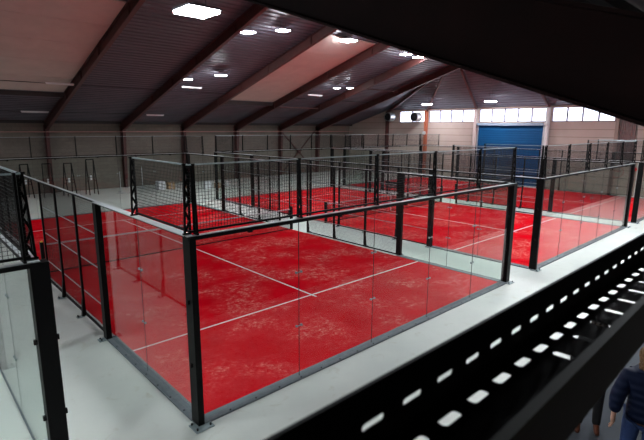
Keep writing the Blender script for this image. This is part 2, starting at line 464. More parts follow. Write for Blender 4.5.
# eave beams and hip rafters
e = MB()
for a, b in zip(FX, FX[1:] + [XE]): e.box((a + .11, YF - .5, 4.70), (b - .11, YF - .01, 4.98))
tag(e.build('eave_beam', M['frame_dark']), 'long dark beam along the top of the far wall under the roof edge', 'beam')
def hiprafter(y1, y0, label):
    t = empty('roof_rafter', (XE - .1, y1, 0), label=label, cat='beam', group='rafters of the sloping roof end')
    p = Vector((29.6, y0, hipz(29.6) - .22)); q = Vector((XE - .12, y1, WT - .12))
    o = Vector((XE - .1, y1, 0))
    MB().bar(p - o, q - o, .12, .22).build('beam', M['frame_red'], t)
hiprafter(14.9, 13.8, 'reddish rafter running down the roof end to the left top corner of the blue shutter')
hiprafter(8.9, 8.9, 'reddish rafter running down the roof end to the right top corner of the blue shutter')
hiprafter(19.96, 15.2, 'reddish rafter running down the roof end to the bright orange column')
m = MB(); o = Vector((XE - .1, 24.7, 0))
m.bar(Vector((29.5, 15.3, hipz(29.5) - .16)) - o, Vector((XE - .12, 24.6, WT - .16)) - o, .14, .26)
t = empty('roof_rafter', o, label='diagonal hip rafter between the far roof slope and the sloping roof end', cat='beam')
m.build('beam', M['frame_red'], t)

# end wall columns
CL = ['brown steel column on the end wall left of the first window', 'bright rust orange steel column between the windows left of the blue shutter',
      'pale grey column at the left edge of the blue shutter', 'pale column with cables at the right edge of the blue shutter',
      'brown column on the end wall at the right end of the bright windows', 'brown column on the end wall hidden at the far right']
CM = [M['frame_red'], simple('orange_column', (.42, .12, .06), .55, noise=(.34, .09, .05)), simple('pale_column', (.5, .42, .40), .6), M['tube'],
      simple('brown_column', (.25, .18, .15), .6), M['frame_red']]
for y, l, mt in zip(COLS, CL, CM):
    m = MB(); x = XE - .17
    m.box((-.16, -.11, 0), (-.14, .11, WT - .1)); m.box((.14, -.11, 0), (.16, .11, WT - .1)); m.box((-.14, -.008, 0), (.14, .008, WT - .1))
    o = m.build('wall_column', mt); o.location = (XE - .17, y, 0)
    tag(o, l, 'column', 'columns of the window wall')

# cross brace on the far wall
m = MB(); oX, oY = 27., YF - .22
m.bar((24.75 - oX, 0, 4.2), (29.2 - oX, 0, .05), .09, .09); m.bar((24.75 - oX, .1, .05), (29.2 - oX, .1, 4.2), .09, .09)
m.box((-.2, -.02, 2.05), (.2, .11, 2.45))
o = m.build('cross_brace', M['frame_red']); o.location = (oX, oY, 0)
tag(o, 'rust brown diagonal cross brace between two columns on the far wall', 'brace')
# struts between rafters
for x0, x1, y, l in ((19.8, 24.5, 24.3, 'thin reddish strut between two rafters right of the middle pale roof panel'),
                     (24.7, 29.3, 19.5, 'thin reddish strut between the last two rafters before the window wall')):
    m = MB(); m.bar((0, 0, 0), (x1 - x0, 0, 0), .08, .10)
    o = m.build('roof_strut', M['frame_red']); o.location = (x0, y, under(y) + .25); tag(o, l, 'strut', 'struts between the rafters')

# ------------------------------------------------------------------ things on the far wall
o = MB().cyl((-13.9, 0, 0), (29.3 + 4.9, 0, 0), .022, 8).build('wall_pipe', M['pipe']); o.location = (0, YF - .7, 4.15)
tag(o, 'long thin pinkish pipe running level in front of the far wall columns', 'pipe')
# A-frame stands, standing by the far wall
def stand(x, y, rz, label, h=2.15):
    t = empty('folding_stand', (x, y, 0), rz, label=label, cat='stand', group='metal stands along the far wall')
    for s in (-1, 1):
        m = MB(); m.bar((s*.28, -.32, 0), (s*.24, 0, h), .05); m.bar((s*.28, .32, 0), (s*.24, 0, h), .05)
        m.bar((s*.265, -.2, h*.4), (s*.265, .2, h*.4), .035)
        m.build('leg', M['black'], t)
    MB().bar((-.26, 0, h), (.26, 0, h), .06).bar((-.25, -.16, h*.5), (.25, -.16, h*.5), .03).build('crossbar', M['black'], t)
    MB().box((-.05, -.06, h*.42), (.05, .0, h*.55)).build('tag_plate', M['whitebox'], t)
stand(5.45, 27.6, .2, 'dark metal folding stand by the far wall, just right of the first column')
stand(6.75, 27.4, .1, 'dark metal folding stand by the far wall, tallest one midway between the first two columns', 2.35)
stand(3.1, 28.2, .3, 'dark metal folding stand by the far wall, left of the first column')
stand(4.3, 27.9, -.2, 'dark metal folding stand right in front of the first column')
def pole_stand(x, y, h, label):
    t = empty('net_post_stand', (x, y, 0), label=label, cat='stand', group='slim pale posts by the far wall')
    MB().cyl((0, 0, .03), (0, 0, h), .025, 8).build('pole', M['silver'], t)
    MB().box((-.3, -.04, 0), (.3, .04, .03)).box((-.04, -.3, 0), (.04, .3, .03)).build('foot', M['silver'], t)
pole_stand(8.4, 26.7, 1.5, 'slim pale post on a cross foot, just right of the tallest folding stand')
pole_stand(9.0, 26.4, 1.3, 'slim pale post on a cross foot, right one of the pair beside the second column')
pole_stand(10.6, 28.4, 1.6, 'slim pale post on a cross foot just right of the second column')

# boxes on the floor
def carton(x, y, sx, sy, sz, mat, rz, label, z=0):
    t = empty('carton', (x, y, z), rz, label=label, cat='box', group='boxes on the floor by the far wall')
    MB().box((-sx/2, -sy/2, 0), (sx/2, sy/2, sz)).build('carton_body', mat, t, bevel=.01)
    MB().box((-.03, -sy/2 - .003, .02), (.03, sy/2 + .003, sz + .003)).build('tape_strip', M['tape'], t)
carton(11.3, 26.9, .55, .5, .62, M['whitebox'], .1, 'white box on the floor by the far wall, left of a cardboard one')
carton(12.0, 26.7, .5, .45, .5, M['card'], -.1, 'small cardboard box touching the white box by the far wall')
carton(13.3, 26.5, .6, .5, .45, M['card'], .2, 'brown cardboard box alone by the far wall, seen behind the near corner mesh')
carton(14.2, 25.2, .5, .4, .55, M['whitebox'], -.15, 'pale box on the far floor right of the near corner mesh post')
carton(15.0, 25.0, .45, .4, .4, M['card'], .1, 'cardboard box on the far floor between two pale boxes')
carton(15.7, 25.1, .4, .4, .5, M['whitebox'], .3, 'pale box on the far floor, rightmost of the row')

# fans
def fan(y, z, x, yaw, label):
    t = empty('fan_heater', (x, y, z), yaw, label=label, cat='fan', group='round fan heaters by the windows')
    n = 24; m = MB()
    m.cyl((-.35, 0, 0), (.35, 0, 0), .42, n)
    bm = m
    b = m.build('drum', M['silver'], t, smooth=False)
    g = MB()
    for rr in (.12, .22, .32, .41):
        pts = [(-.38, rr*math.cos(2*PI*i/20), rr*math.sin(2*PI*i/20)) for i in range(21)]
        g.tube(pts, .012, 5)
    for i in range(6):
        a = PI*i/6; g.bar((-.38, -.41*math.cos(a), -.41*math.sin(a)), (-.38, .41*math.cos(a), .41*math.sin(a)), .015)
    g.build('grille', M['bolt'], t)
    h = MB()
    h.cyl((-.37, 0, 0), (-.352, 0, 0), .36, 20); h.build('fan_opening', M['bolt'], t)
    MB().box((.3, -.05, -.05), (XE - x - .02, .05, .05)).build('bracket', M['bolt'], t)
fan(23.9, 5.6, 33.75, .0, 'round silver fan heater left of the first bright window')
fan(20.6, 5.55, 33.55, .0, 'large round fan heater in front of the window beside the orange column')

# tube lights
def tube_light(x, y, L, label):
    z = under(y) + .22
    t = empty('tube_light', (x, y, z), label=label, cat='lamp', group='switched off tube lights under the roof')
    MB().cyl((0, 0, -.06), (L, 0, -.06), .025, 8).build('tube', M['tube'], t)
    MB().box((-.03, -.04, -.04), (L + .03, .04, .02)).build('housing', M['tube'], t)
tube_light(3.45, 22.1, 1.3, 'unlit tube light below the large pale roof panel at the left')
tube_light(3.05, 26.7, 1.4, 'unlit tube light low on the roof above the first column')
tube_light(10.65, 21.4, 1.3, 'unlit tube light right of the second rafter, left of the middle pale panel')
tube_light(10.6, 26.8, 1.2, 'unlit tube light low on the roof above the second column')
tube_light(20.8, 21.3, 1.4, 'unlit tube light right of the middle pale roof panel')
def conduit(x0, x1, y, label):
    o = MB().cyl((0,0,0), (x1-x0,0,0), .02, 6).build('roof_conduit', M['bolt']); o.location = (x0, y, under(y) + .30)
    tag(o, label, 'cable', 'dark cables along the roof bays')
for x0, x1 in ((.12, 4.78), (5.02, 9.78), (10.02, 14.58), (19.82, 24.48), (24.72, 29.28)):
    pl = {.12: 'left of the first rafter', 5.02: 'between the first and second rafters', 10.02: 'between the second and third rafters',
          19.82: 'in the bay right of the middle pale panel', 24.72: 'under the last roof bay before the window wall'}[x0]
    conduit(x0, x1, 22.4, 'thin dark cable %s, upper of two' % pl)
    conduit(x0, x1, 27.0, 'thin dark cable %s, lower of two' % pl)

# ------------------------------------------------------------------ high bay lamps
def lamp(x, y, z, size, top, rz, label, first=[None]):
    if first[0] is None:
        t = empty('high_bay_lamp', (0,0,0))
        MB().box((-.5, -.5, -.02), (.5, .5, .04)).box((-.18, -.18, .04), (.18, .18, .16)).build('housing', M['lampbody'], t)
        MB().box((-.47,-.47,-.09), (.47,.47,-.021)).build('light_panel', M['lamp'], t)
        first[0] = t; KIDS[t.name] = [c for c in bpy.data.objects if c.parent == t]
        o = t
    else: o = copy_tree(first[0])
    o.location = (x, y, z); o.scale = (size, size, size); o.rotation_euler = (0, 0, rz)
    tag(o, label, 'lamp', 'square lamps under the roof')
    h = MB(); H = (top - z)/size
    h.cyl((-.3, 0, .04), (-.3, 0, H), .012, 5); h.cyl((.3, 0, .04), (.3, 0, H), .012, 5)
    h.build('hanger', M['bolt'], o)
LAMPS = [(.72, .88, 6.27, .54, .0, 'largest and nearest bright square lamp, at the top left of the photo'),
 (10.62, 14.10, 9.08, .62, 0, 'left one of the two bright lamps just right of the largest lamp'),
 (12.23, 13.39, 9.29, .62, 0, 'right one of the two bright lamps just right of the largest lamp'),
 (16.69, 13.2, 9.35, .85, 0, 'bright lamp at the top right corner of the middle pale roof panel'),
 (12.11, 19.25, 7.56, .6, 0, 'small bright lamp low in the bay left of the middle pale panel'),
 (10.46, 20.2, 7.28, .45, 0, 'faintest small lamp low in the bay left of the middle pale panel'),
 (22.23, 19.67, 7.44, .40, 0, 'small lamp right of the middle pale roof panel, left one of the lower pair'),
 (23.42, 19.47, 7.5, .38, 0, 'small lamp right of the middle pale roof panel, right one of the lower pair'),
 (22.46, 13.56, 9.24, .65, 0, 'small lamp by the near dark beam, left one of the high right pair'),
 (23.9, 13.66, 9.21, .6, 0, 'small lamp by the near dark beam, right one of the high right pair'),
 (32.0, 18.39, 6.6, .75, 0, 'lamp above the windows beside the orange column'),
 (32.0, 12.5, 6.62, .8, 0, 'lamp above the windows over the blue shutter'),
 ]
HID = [(9.2,-3.3,5.0),(17,-3.2,5.0),(22.4,-2.8,5.1),(13,1,6.35),(21.6,1,6.35),(27,1,6.35),(14,6.2,8.0),(20.5,6,8.0),(27,6,8.0),
       (-6.5,3,6.9),(-6.5,11,8.8),(-6.8,-3.4,5.1),(-3.9,22,6.6)]  # unseen extra lamps, some added to brighten the near floor
def top_of(x, y): return min(sheet(y), hipz(x) if x > 29.4 else 99)
for x, y, z, s, rz, l in LAMPS: lamp(x, y, z, s*.88 if s != .54 else s, top_of(x, y), rz, l)
for i, (x, y, z) in enumerate(HID): lamp(x, y, z, .66, top_of(x, y), 0, 'square lamp added out of sight behind the dark near beam or beyond the frame')

# ------------------------------------------------------------------ court enclosure
def lattice(m, x, y, ox, oy):
    """trussed bracket standing on the top rail, 1 m high: an upright chord in the wall plane
    and a raking chord on the outer side (ox, oy)"""
    A = lambda u, z: (x + ox*u, y + oy*u, z)
    L = lambda z: -.012
    Rr = lambda z: .072 - .040*(z - 3.0)
    zs = [3.03 + .95*k/6 for k in range(7)]
    m.bar(A(L(3.0), 3.0), A(L(4.), 4.), .028, .03); m.bar(A(Rr(3.0), 3.0), A(Rr(4.), 4.), .026, .03)
    for k in range(6):
        a, b = (L, Rr) if k % 2 else (Rr, L)
        m.bar(A(a(zs[k]), zs[k]), A(b(zs[k+1]), zs[k+1]), .020, .028)
    m.bar(A(-.02, 3.012), A(.10, 3.012), .03, .024); m.bar(A(-.02, 4.0), A(.06, 4.0), .03, .024)
    return m

def wires(m, x0, y0, x1, y1, z0, z1, s=.05, t=.0045):
    L = math.hypot(x1-x0, y1-y0); n = int(round(L/s)); nz = int(round((z1-z0)/s))
    ux, uy = (x1-x0)/L, (y1-y0)/L
    for k in range(1, n):
        x, y = x0 + ux*L*k/n, y0 + uy*L*k/n
        m.box((x-t/2, y-t/2, z0), (x+t/2, y+t/2, z1))
    for k in range(1, nz):
        z = z0 + (z1-z0)*k/nz
        m.box((min(x0,x1)-t/2*abs(uy), min(y0,y1)-t/2*abs(ux), z-t/2), (max(x0,x1)+t/2*abs(uy), max(y0,y1)+t/2*abs(ux), z+t/2))
    return m

def make_court():
    t = empty('court_enclosure', (0,0,0))
    B = M['black']
    # heavy posts
    def post(x, y, sx, sy, h=2.97):
        p_ = MB().box((x-sx/2, y-sy/2, .02), (x+sx/2, y+sy/2, h)).build('post', B, t, bevel=.004)
        return p_
    def plate(par, x, y, sx, sy):
        m = MB().box((x-sx/2, y-sy/2, 0), (x+sx/2, y+sy/2, .02))
        q = m.build('base_plate', M['steel'], par)
        return q
    def bolts(par, pts):
        m = MB()
        for (x, y) in pts: m.cyl((x, y, .02), (x, y, .05), .016, 6)
        m.build('anchor_bolt', M['bolt'], par)
    for (cx, cy) in ((0,0),(10,0),(0,20),(10,20)):
        sx = .10 if cx == 0 else .20; sy = .22 if cx == 0 else .18
        ox = cx + (-1 if cx == 0 else 1)*(sx/2 - .02); oy = cy + (-1 if cy == 0 else 1)*(sy/2 - .12)
        p_ = post(ox, oy, sx, sy)
        plate(p_, ox, oy + (-1 if cy == 0 else 1)*.10, .30, .26)
        yy = oy + (-1 if cy == 0 else 1)*.18
        bolts(p_, [(ox-.11, yy), (ox+.11, yy), (ox + (-.11 if cx == 0 else .11), oy)])
        for z in (1., 2.): MB().box((ox-sx/2-.035, oy-.02, z-.03), (ox+sx/2+.035, oy+.02, z+.03)).build('glass_clip', B, p_)
    for cx in (0, 10):
        s = -1 if cx == 0 else 1
        for y in (4, 16):
            p_ = post(cx + s*.045, y, .11, .20)
            plate(p_, cx + s*.14, y, .20, .16); bolts(p_, [(cx + s*.19, y-.05), (cx + s*.19, y+.05)])
        for y in (5.65, 7.35, 9.0, 11.0, 12.65, 14.35):
            p_ = post(cx + s*.03, y, .05, .075)
            MB().add([(cx + s*.03, y-.05, .02), (cx + s*.03, y+.05, .02), (cx + s*.03, y+.04, .45), (cx + s*.03, y-.04, .45),
                      (cx + s*.10, y-.05, .02), (cx + s*.10, y+.05, .02), (cx + s*.065, y+.04, .45), (cx + s*.065, y-.04, .45)],
                     [(0,3,2,1),(4,5,6,7),(0,1,5,4),(1,2,6,5),(2,3,7,6),(3,0,4,7)]).build('foot_gusset', B, p_)
            plate(p_, cx + s*.13, y, .16, .12); bolts(p_, [(cx + s*.18, y-.035), (cx + s*.18, y+.035)])
    # glass panels with their clips
    def gpanel(x0, y0, x1, y1):
        th = .006
        if y0 == y1: a, b = (x0+.004, y0-th, .04), (x1-.004, y0+th, 2.94)
        else: a, b = (x0-th, y0+.004, .04), (x0+th, y1-.004, 2.94)
        g = MB().box(a, b).build('glass_panel', M['glass'], t)
        c = MB().box((a[0]-(.012 if y0 != y1 else 0), a[1]-(.012 if y0 == y1 else 0), .03), (b[0]+(.012 if y0 != y1 else 0), b[1]+(.012 if y0 == y1 else 0), .05)).build('foot_channel', M['kerb'], g)
        return g
    def clips(g, x, y, along, zs=(.45, 1., 2., 2.6)):
        for z in (1.02, 2.02):
            m = MB()
            for u in (-.055, .055):
                c = (x+u, y, z) if along == 'x' else (x, y+u, z)
                dd = (0, .014, 0) if along == 'x' else (.014, 0, 0)
                m.cyl(Vector(c)-Vector(dd), Vector(c)+Vector(dd), .022, 10)
            if along == 'x': m.box((x-.06, y-.011, z-.008), (x+.06, y-.007, z+.008))
            else: m.box((x-.011, y-.06, z-.008), (x-.007, y+.06, z+.008))
            m.build('glass_clip', M['steel'], g)
        # dark seal in the joint
        s = MB()
        s.box((x-.003, y-.006, .04), (x+.003, y+.006, 2.94)); s.build('joint_seal', M['bolt'], g)
    for y in (0, 20):
        for k in range(5):
            g = gpanel(2*k, y, 2*k+2, y)
            if k: clips(g, 2*k, y, 'x')
    for x in (0, 10):
        for a, b in ((.1, 2), (2, 3.9), (16.1, 18), (18, 19.9)):
            g = gpanel(x, a, x, b)
            if b in (2, 18): clips(g, x, b, 'y')
    # rails on top of glass and mesh
    for y in (0, 20):
        o = MB().box((-.09, y-(.08 if y == 0 else .03), 2.93), (10.09, y+(.03 if y == 0 else .08), 2.985)).build('top_rail', B, t)
        MB().box((-.09, y-(.065 if y == 0 else .0), 2.985), (10.09, y+(.0 if y == 0 else .065), 2.996)).build('rail_sheen', M['sheen'], o)  # pale strip drawn as the reflection along the rail top
        for x in (1,3,5,7,9): MB().box((x-.035, y-.03, 2.89), (x+.035, y+.03, 2.93)).build('hanger_clip', B, o)
    for x in (0, 10):
        o = MB().box((x-.04, .05, 2.94), (x+.04, 3.97, 2.985)).box((x-.04, 16.03, 2.94), (x+.04, 19.95, 2.985)).box((x-.025, 3.97, 2.95), (x+.025, 16.03, 2.985)).build('top_rail', B, t)
        MB().box((x-(.10 if x == 0 else .035), .05, 2.985), (x+(.035 if x == 0 else .10), 4.08, 3.0)).box((x-(.10 if x == 0 else .035), 15.92, 2.985), (x+(.035 if x == 0 else .10), 19.95, 3.0)).box((x-.025, 3.97, 2.985), (x+.025, 15.9, 3.0)).build('rail_sheen', M['sheen'], o)
    # lattice brackets and upper mesh
    for y in (0, 20):
        for x in (.06, 2, 4, 6, 8, 9.94): lattice(MB(), x, y, 0, -1 if y == 0 else 1).build('lattice_bracket', B, t)
        s = .05 if y == 0 else -.05; e = 2. if y == 0 else 18.
        for x in (0, 10):
            lattice(MB(), x, y + s, -1 if x == 0 else 1, 0).build('lattice_bracket', B, t)
            lattice(MB(), x, e, -1 if x == 0 else 1, 0).build('lattice_bracket', B, t)
        for k in range(5):
            g = wires(MB(), 2*k, y, 2*k+2, y, 3.05, 4.0).build('mesh_panel', M['wire'], t)
            MB().box((2*k, y-.012, 3.985), (2*k+2, y+.012, 4.005)).build('top_bar', M['steel'], g)
            MB().box((2*k, y-.015, 3.03), (2*k+2, y+.015, 3.06)).build('bottom_bar', B, g)
        for x in (0, 10):
            a, b = (0, 2) if y == 0 else (18, 20)
            g = wires(MB(), x, a, x, b, 3.05, 4.0).build('mesh_panel', M['wire'], t)
            MB().box((x-.012, a, 3.985), (x+.012, b, 4.005)).build('top_bar', M['steel'], g)
            MB().box((x-.015, a, 3.03), (x+.015, b, 3.06)).build('bottom_bar', B, g)
    # side mesh
    for x in (0, 10):
        for a, b in ((4.08, 5.65), (5.65, 7.35), (7.35, 9.), (11., 12.65), (12.65, 14.35), (14.35, 15.92)):
            g = wires(MB(), x, a, x, b, .06, 2.94).build('mesh_panel', M['wire'], t)
            for z in (.66, 1.5, 2.26):
                MB().box((x-.010, a, z-.010), (x+.010, b, z+.010)).build('crossbar', M['steel'], g)
            MB().box((x-.02, a, .03), (x+.02, b, .07)).build('bottom_bar', B, g)
    # grey kerb strip with bolts
    def strip(a, b, pts):
        k = MB().box(a, b).build('kerb_strip', M['kerb'], t)
        m = MB()
        for (x, y) in pts: m.cyl((x, y, .03), (x, y, .042), .016, 6)
        m.build('strip_bolt', M['bolt'], k)
    for y, s in ((0, 1), (20, -1)):
        strip((-.08, min(y-s*.09, y+s*.12), 0), (10.08, max(y-s*.09, y+s*.12), .03), [(.5+.5*k, y-s*.06) for k in range(20)])
    for x, s in ((0, 1), (10, -1)):
        for a, b in ((.13, 4.), (16., 19.87)):
            strip((min(x-s*.09, x+s*.12), a, 0), (max(x-s*.09, x+s*.12), b, .03), [(x-s*.06, a+.3+.5*k) for k in range(7)])
    return t

court = make_court()
ALL = {}
for o in bpy.data.objects:
    if o.parent: ALL.setdefault(o.parent.name, []).append(o)
KIDS = ALL
CX = [0., -12., 12., 23.5]
CLAB = ['black steel, glass and mesh padel court enclosure in the centre foreground, largest in the photo',
        'glass and mesh court enclosure cut off at the left edge, bare floor inside',
        'glass and mesh court enclosure in the middle distance, next one right of the largest court',
        'farthest glass and mesh court enclosure, beside the wall with windows and blue shutter']
for x, l in zip(CX[1:] + CX[:1], CLAB[1:] + CLAB[:1]):
    # the left court has no kerb strip, the others no foot channel under the glass
    o = court if x == 0 else copy_tree(court, None, 'kerb_strip' if x < 0 else 'foot_channel')
    if x == 0:
        for c in [c for c in bpy.data.objects if c.name.startswith('foot_channel')]:
            if c.parent and c.parent.parent == court: bpy.data.objects.remove(c)
    o.location = (x, 0, 0); tag(o, l, 'court fence', 'padel court enclosures')

# turf and net
def make_turf():
    o = MB().box((.12, .12, 0), (9.88, 19.88, .016)).build('artificial_turf', M['turf'])
    for (a, b) in (((.12, 3.02, .016), (9.88, 3.07, .019)), ((.12, 16.93, .016), (9.88, 16.98, .019)),
                   ((4.975, 2.85, .016), (5.025, 17.15, .0192))):
        MB().box(a, b).build('white_line', M['white'], o)
    return o
def make_net():
    t = empty('padel_net', (0, 10, .016))
    W = MB(); s = .045; n = int(9.7/s)
    def top(x): return .86 + .04*abs((x-5)/5)**2
    for k in range(n+1):
        x = .15 + 9.7*k/n; W.box((x-.0022, -.0022, 0), (x+.0022, .0022, top(x)))
    for k in range(1, 19):
        z = .045*k; W.box((.15, -.0022, z-.0022), (9.85, .0022, z+.0022))
    W.build('net_mesh', M['netcord'], t)
    m = MB(); N_ = 12
    for k in range(N_):
        x0 = .15 + 9.7*k/N_; x1 = .15 + 9.7*(k+1)/N_
        m.add([(x0,-.008,top(x0)-.01),(x1,-.008,top(x1)-.01),(x1,-.008,top(x1)+.04),(x0,-.008,top(x0)+.04),
               (x0,.008,top(x0)-.01),(x1,.008,top(x1)-.01),(x1,.008,top(x1)+.04),(x0,.008,top(x0)+.04)],
              [(0,1,2,3),(7,6,5,4),(0,4,5,1),(3,2,6,7)] + ([(0,3,7,4)] if k == 0 else []) + ([(1,5,6,2)] if k == N_-1 else []))
    m.build('net_tape', M['tape'], t)
    MB().box((.15, -.004, 0), (9.85, .004, .03)).build('bottom_band', M['netcord'], t)
    for x in (.07, 9.93):
        p_ = MB().box((x-.05, -.05, -.014), (x+.05, .05, 1.0)).build('net_post', M['black'], t, bevel=.004)
        MB().box((x-.03, -.03, 1.0), (x+.03, .03, 1.03)).build('post_cap', M['yellow'] if x < 1 else M['black'], p_)
    MB().box((4.97, -.012, 0), (5.03, .012, .87)).build('centre_strap', M['tape'], t)
    return t
turf = make_turf(); net = make_net()
ALL.clear()
for o in bpy.data.objects:
    if o.parent: ALL.setdefault(o.parent.name, []).append(o)
T = [(0., 'bright red sanded turf with white lines inside the largest centre court', 'low dark net with pale tape across the largest centre court'),
     (12., 'red turf with white lines inside the middle distance court right of the largest', 'low dark net across the middle distance court right of the largest'),
     (23.5, 'red turf with white lines inside the farthest court by the window wall', 'low dark net across the farthest court by the window wall')]
for x, l, l2 in T:
    o = turf if x == 0 else copy_tree(turf); o.location = (x, 0, 0); tag(o, l, 'court surface', 'red playing surfaces')
    o = net if x == 0 else copy_tree(net); o.location = (x, 10, .016); tag(o, l2, 'net', 'padel nets')

# bench between courts
t = empty('court_bench', (21.3 + 1.45, 14.4, 0), PI/2, label='small dark bench in the aisle between the two farther courts', cat='bench')
MB().box((-.6, -.18, .42), (.6, .18, .46)).build('seat', M['black'], t)
MB().box((-.6, .16, .55), (.6, .19, .85)).build('backrest', M['black'], t)
for s in (-1, 1): MB().bar((s*.5, -.15, 0), (s*.5, -.15, .42), .04).bar((s*.5, .17, 0), (s*.5, .17, .85), .04).build('leg', M['black'], t)

# things at the far right of the end wall
t = empty('round_wall_sign', (XE - .012, 3.9, 1.6), label='round faded red ring sign on the end wall behind the glass', cat='sign')
pts = [(0, .40*math.cos(2*PI*i/32), .40*math.sin(2*PI*i/32)) for i in range(33)]
MB().cyl((-.005, 0, 0), (.01, 0, 0), .44, 32).build('sign_disc', M['signpale'], t)
MB().tube([(p_[0]-.01, p_[1], p_[2]) for p_ in pts], .03, 6).bar((-.012, -.25, .05), (-.012, .25, .05), .02, .08).build('red_ring', M['signred'], t)
t = empty('stored_net', (XE - .12, 3.55, 2.4), label='bunched brown net hanging on the end wall right of the last column', cat='net')
m = MB()
for k in range(9):
    y = -.45 + .11*k; m.cyl((.04*math.sin(k*2.1), y, 0), (.03*math.sin(k*1.3), y + .02*math.sin(k), 3.75), .062, 8)
m.build('folds', M['curtain'], t, smooth=True)
MB().cyl((0, -.55, 3.75), (0, .55, 3.75), .03, 8).build('hanging_rod', M['bolt'], t)
t = empty('wall_hydrant_pipe', (XE - .1, 2.65, 0), label='pale standing pipe with a red valve by the end wall at the right edge', cat='pipe')
MB().cyl((0, 0, 0), (0, 0, 2.3), .05, 10).cyl((0, .25, 0), (0, .25, 2.0), .04, 10).build('pipe', M['tube'], t)
MB().cyl((-.10, .15, 1.85), (.04, .15, 1.85), .12, 14).build('valve_wheel', simple('valve_red', (.6, .02, .02), .4), t)
# wall speaker on orange column
t = empty('wall_speaker', (XE - .36, 19.96, 4.1), label='small grey round speaker fixed to the orange column', cat='speaker')
MB().cyl((-.1, 0, 0), (.03, 0, 0), .16, 16).build('speaker_body', M['silver'], t)
t = empty('security_lamp', (XE - .3, 8.9, 4.9), label='small white flood lamp at the top right corner of the blue shutter', cat='lamp')
MB().box((-.25, -.12, -.08), (-.03, .12, .10)).build('lamp_head', M['tube'], t)

# ------------------------------------------------------------------ perforated cable tray in the foreground
D = .60
dv = Vector((0.99906492, 0.03308968, -0.02782732)).normalized()
lv = Vector((dv.y, -dv.x, 0)).normalized()      # to camera's far side or near
lv = -lv if lv.y < 0 else lv
uv = dv.cross(lv); uv = uv if uv.z > 0 else -uv
rot = Matrix((dv, lv, uv)).transposed().to_4x4()
tray = empty('cable_tray', (0,0,0), label='dark perforated steel cable tray running diagonally across the lower right foreground', cat='cable tray')
tray.matrix_world = Matrix.Translation(CAMLOC) @ rot
yN, yF_, zT, zB = .415*D, .822*D, -.75*D, -1.0*D
X0, X1 = -.35, 4.2
def slotted(name, u0, u1, rows, place, th=.0025):
    """flat sheet x X0..X1, v u0..u1 with slots; rows: (vc, half width, half length, pitch, phase, start)"""
    bm = bmesh.new()
    vs = [bm.verts.new((a, b, 0)) for a, b in ((X0, u0), (X1, u0), (X1, u1), (X0, u1))]
    es = [bm.edges.new((vs[i], vs[(i+1) % 4])) for i in range(4)]
    for (vc, hw, hl, pitch, ph, x_s) in rows:
        x = x_s + ph
        while x < X1 - .05:
            r_ = min(hw, hl)*.8; n = 4; loop = []
            for cx, cy, a0 in ((hl-r_, hw-r_, 0), (-(hl-r_), hw-r_, PI/2), (-(hl-r_), -(hw-r_), PI), (hl-r_, -(hw-r_), 1.5*PI)):
                for k in range(n+1):
                    a = a0 + PI/2*k/n
                    loop.append((x + cx + r_*math.cos(a), vc + cy + r_*math.sin(a)))
            bv = [bm.verts.new((p_[0], p_[1], 0)) for p_ in loop]
            for i in range(len(bv)): es.append(bm.edges.new((bv[i], bv[(i+1) % len(bv)])))
            x += pitch
    bmesh.ops.triangle_fill(bm, use_beauty=True, use_dissolve=False, edges=es)
    # drop triangles that filled the slots
    kill = []
    for f in bm.faces:
        c = f.calc_center_median()
        for (vc, hw, hl, pitch, ph, x_s) in rows:
            q = (c.x - x_s - ph + pitch/2) % pitch - pitch/2
            if abs(c.y - vc) < hw*.999 and abs(q) < hl*.999 and c.x > x_s + ph - hl:
                pts_in = all(abs(v.co.y - vc) <= hw*1.001 for v in f.verts)
                if pts_in: kill.append(f)
                break
    bmesh.ops.delete(bm, geom=kill, context='FACES_ONLY')
    for v in bm.verts: v.co = Vector(place(v.co.x, v.co.y))
    me = bpy.data.meshes.new(name); bm.to_mesh(me); bm.free(); me.materials.append(M['tray'])
    o = bpy.data.objects.new(name, me); COL.objects.link(o); o.parent = tray
    s = o.modifiers.new('thickness', 'SOLIDIFY'); s.thickness = th; s.offset = 0
    return o
P = .2165*D; ph2 = 1.437*D
slotted('tray_base', yN, yF_, [(.752*D, .0125, .036, P, (ph2 % P), 0.), (.635*D, .034, .016, .29*D, .1*D, 2.2*D)], lambda x, v: (x, v, zB))
s1 = 1.29
slotted('side_wall', zB, zT, [(-.884*D, .0075, .033, P, (1.457*.884*D) % P, .0)], lambda x, v: (x, yF_, v))
slotted('side_wall', zB, zT, [], lambda x, v: (x, yN, v))
MB().box((X0, yN - .004, zT - .012), (X1, yN + .016, zT + .004)).build('rolled_lip', M['lip'], tray)
MB().box((X0, yF_ - .004, zT - .006), (X1, yF_ + .004, zT + .004)).build('rolled_lip', M['tray'], tray)
# supports reaching the floor at both ends, outside the picture
for k, xx in enumerate((X0 + .05, X1 - .08)):
    p0 = tray.matrix_world @ Vector((xx, (yN + yF_)/2, zB - .02))
    t = empty('tray_support', (p0.x, p0.y, 0), label='black post carrying the cable tray, %s' % ('near end' if k == 0 else 'far end'), cat='post', group='posts of the cable tray')
    MB().box((-.03, -.03, .01), (.03, .03, p0.z - .02)).build('upright', M['black'], t)
    MB().box((-.03, -.2, p0.z - .03), (.03, .2, p0.z)).build('cross_arm', M['black'], t)
    MB().box((-.1, -.1, .006), (.1, .1, .02)).build('base_plate', M['steel'], t)

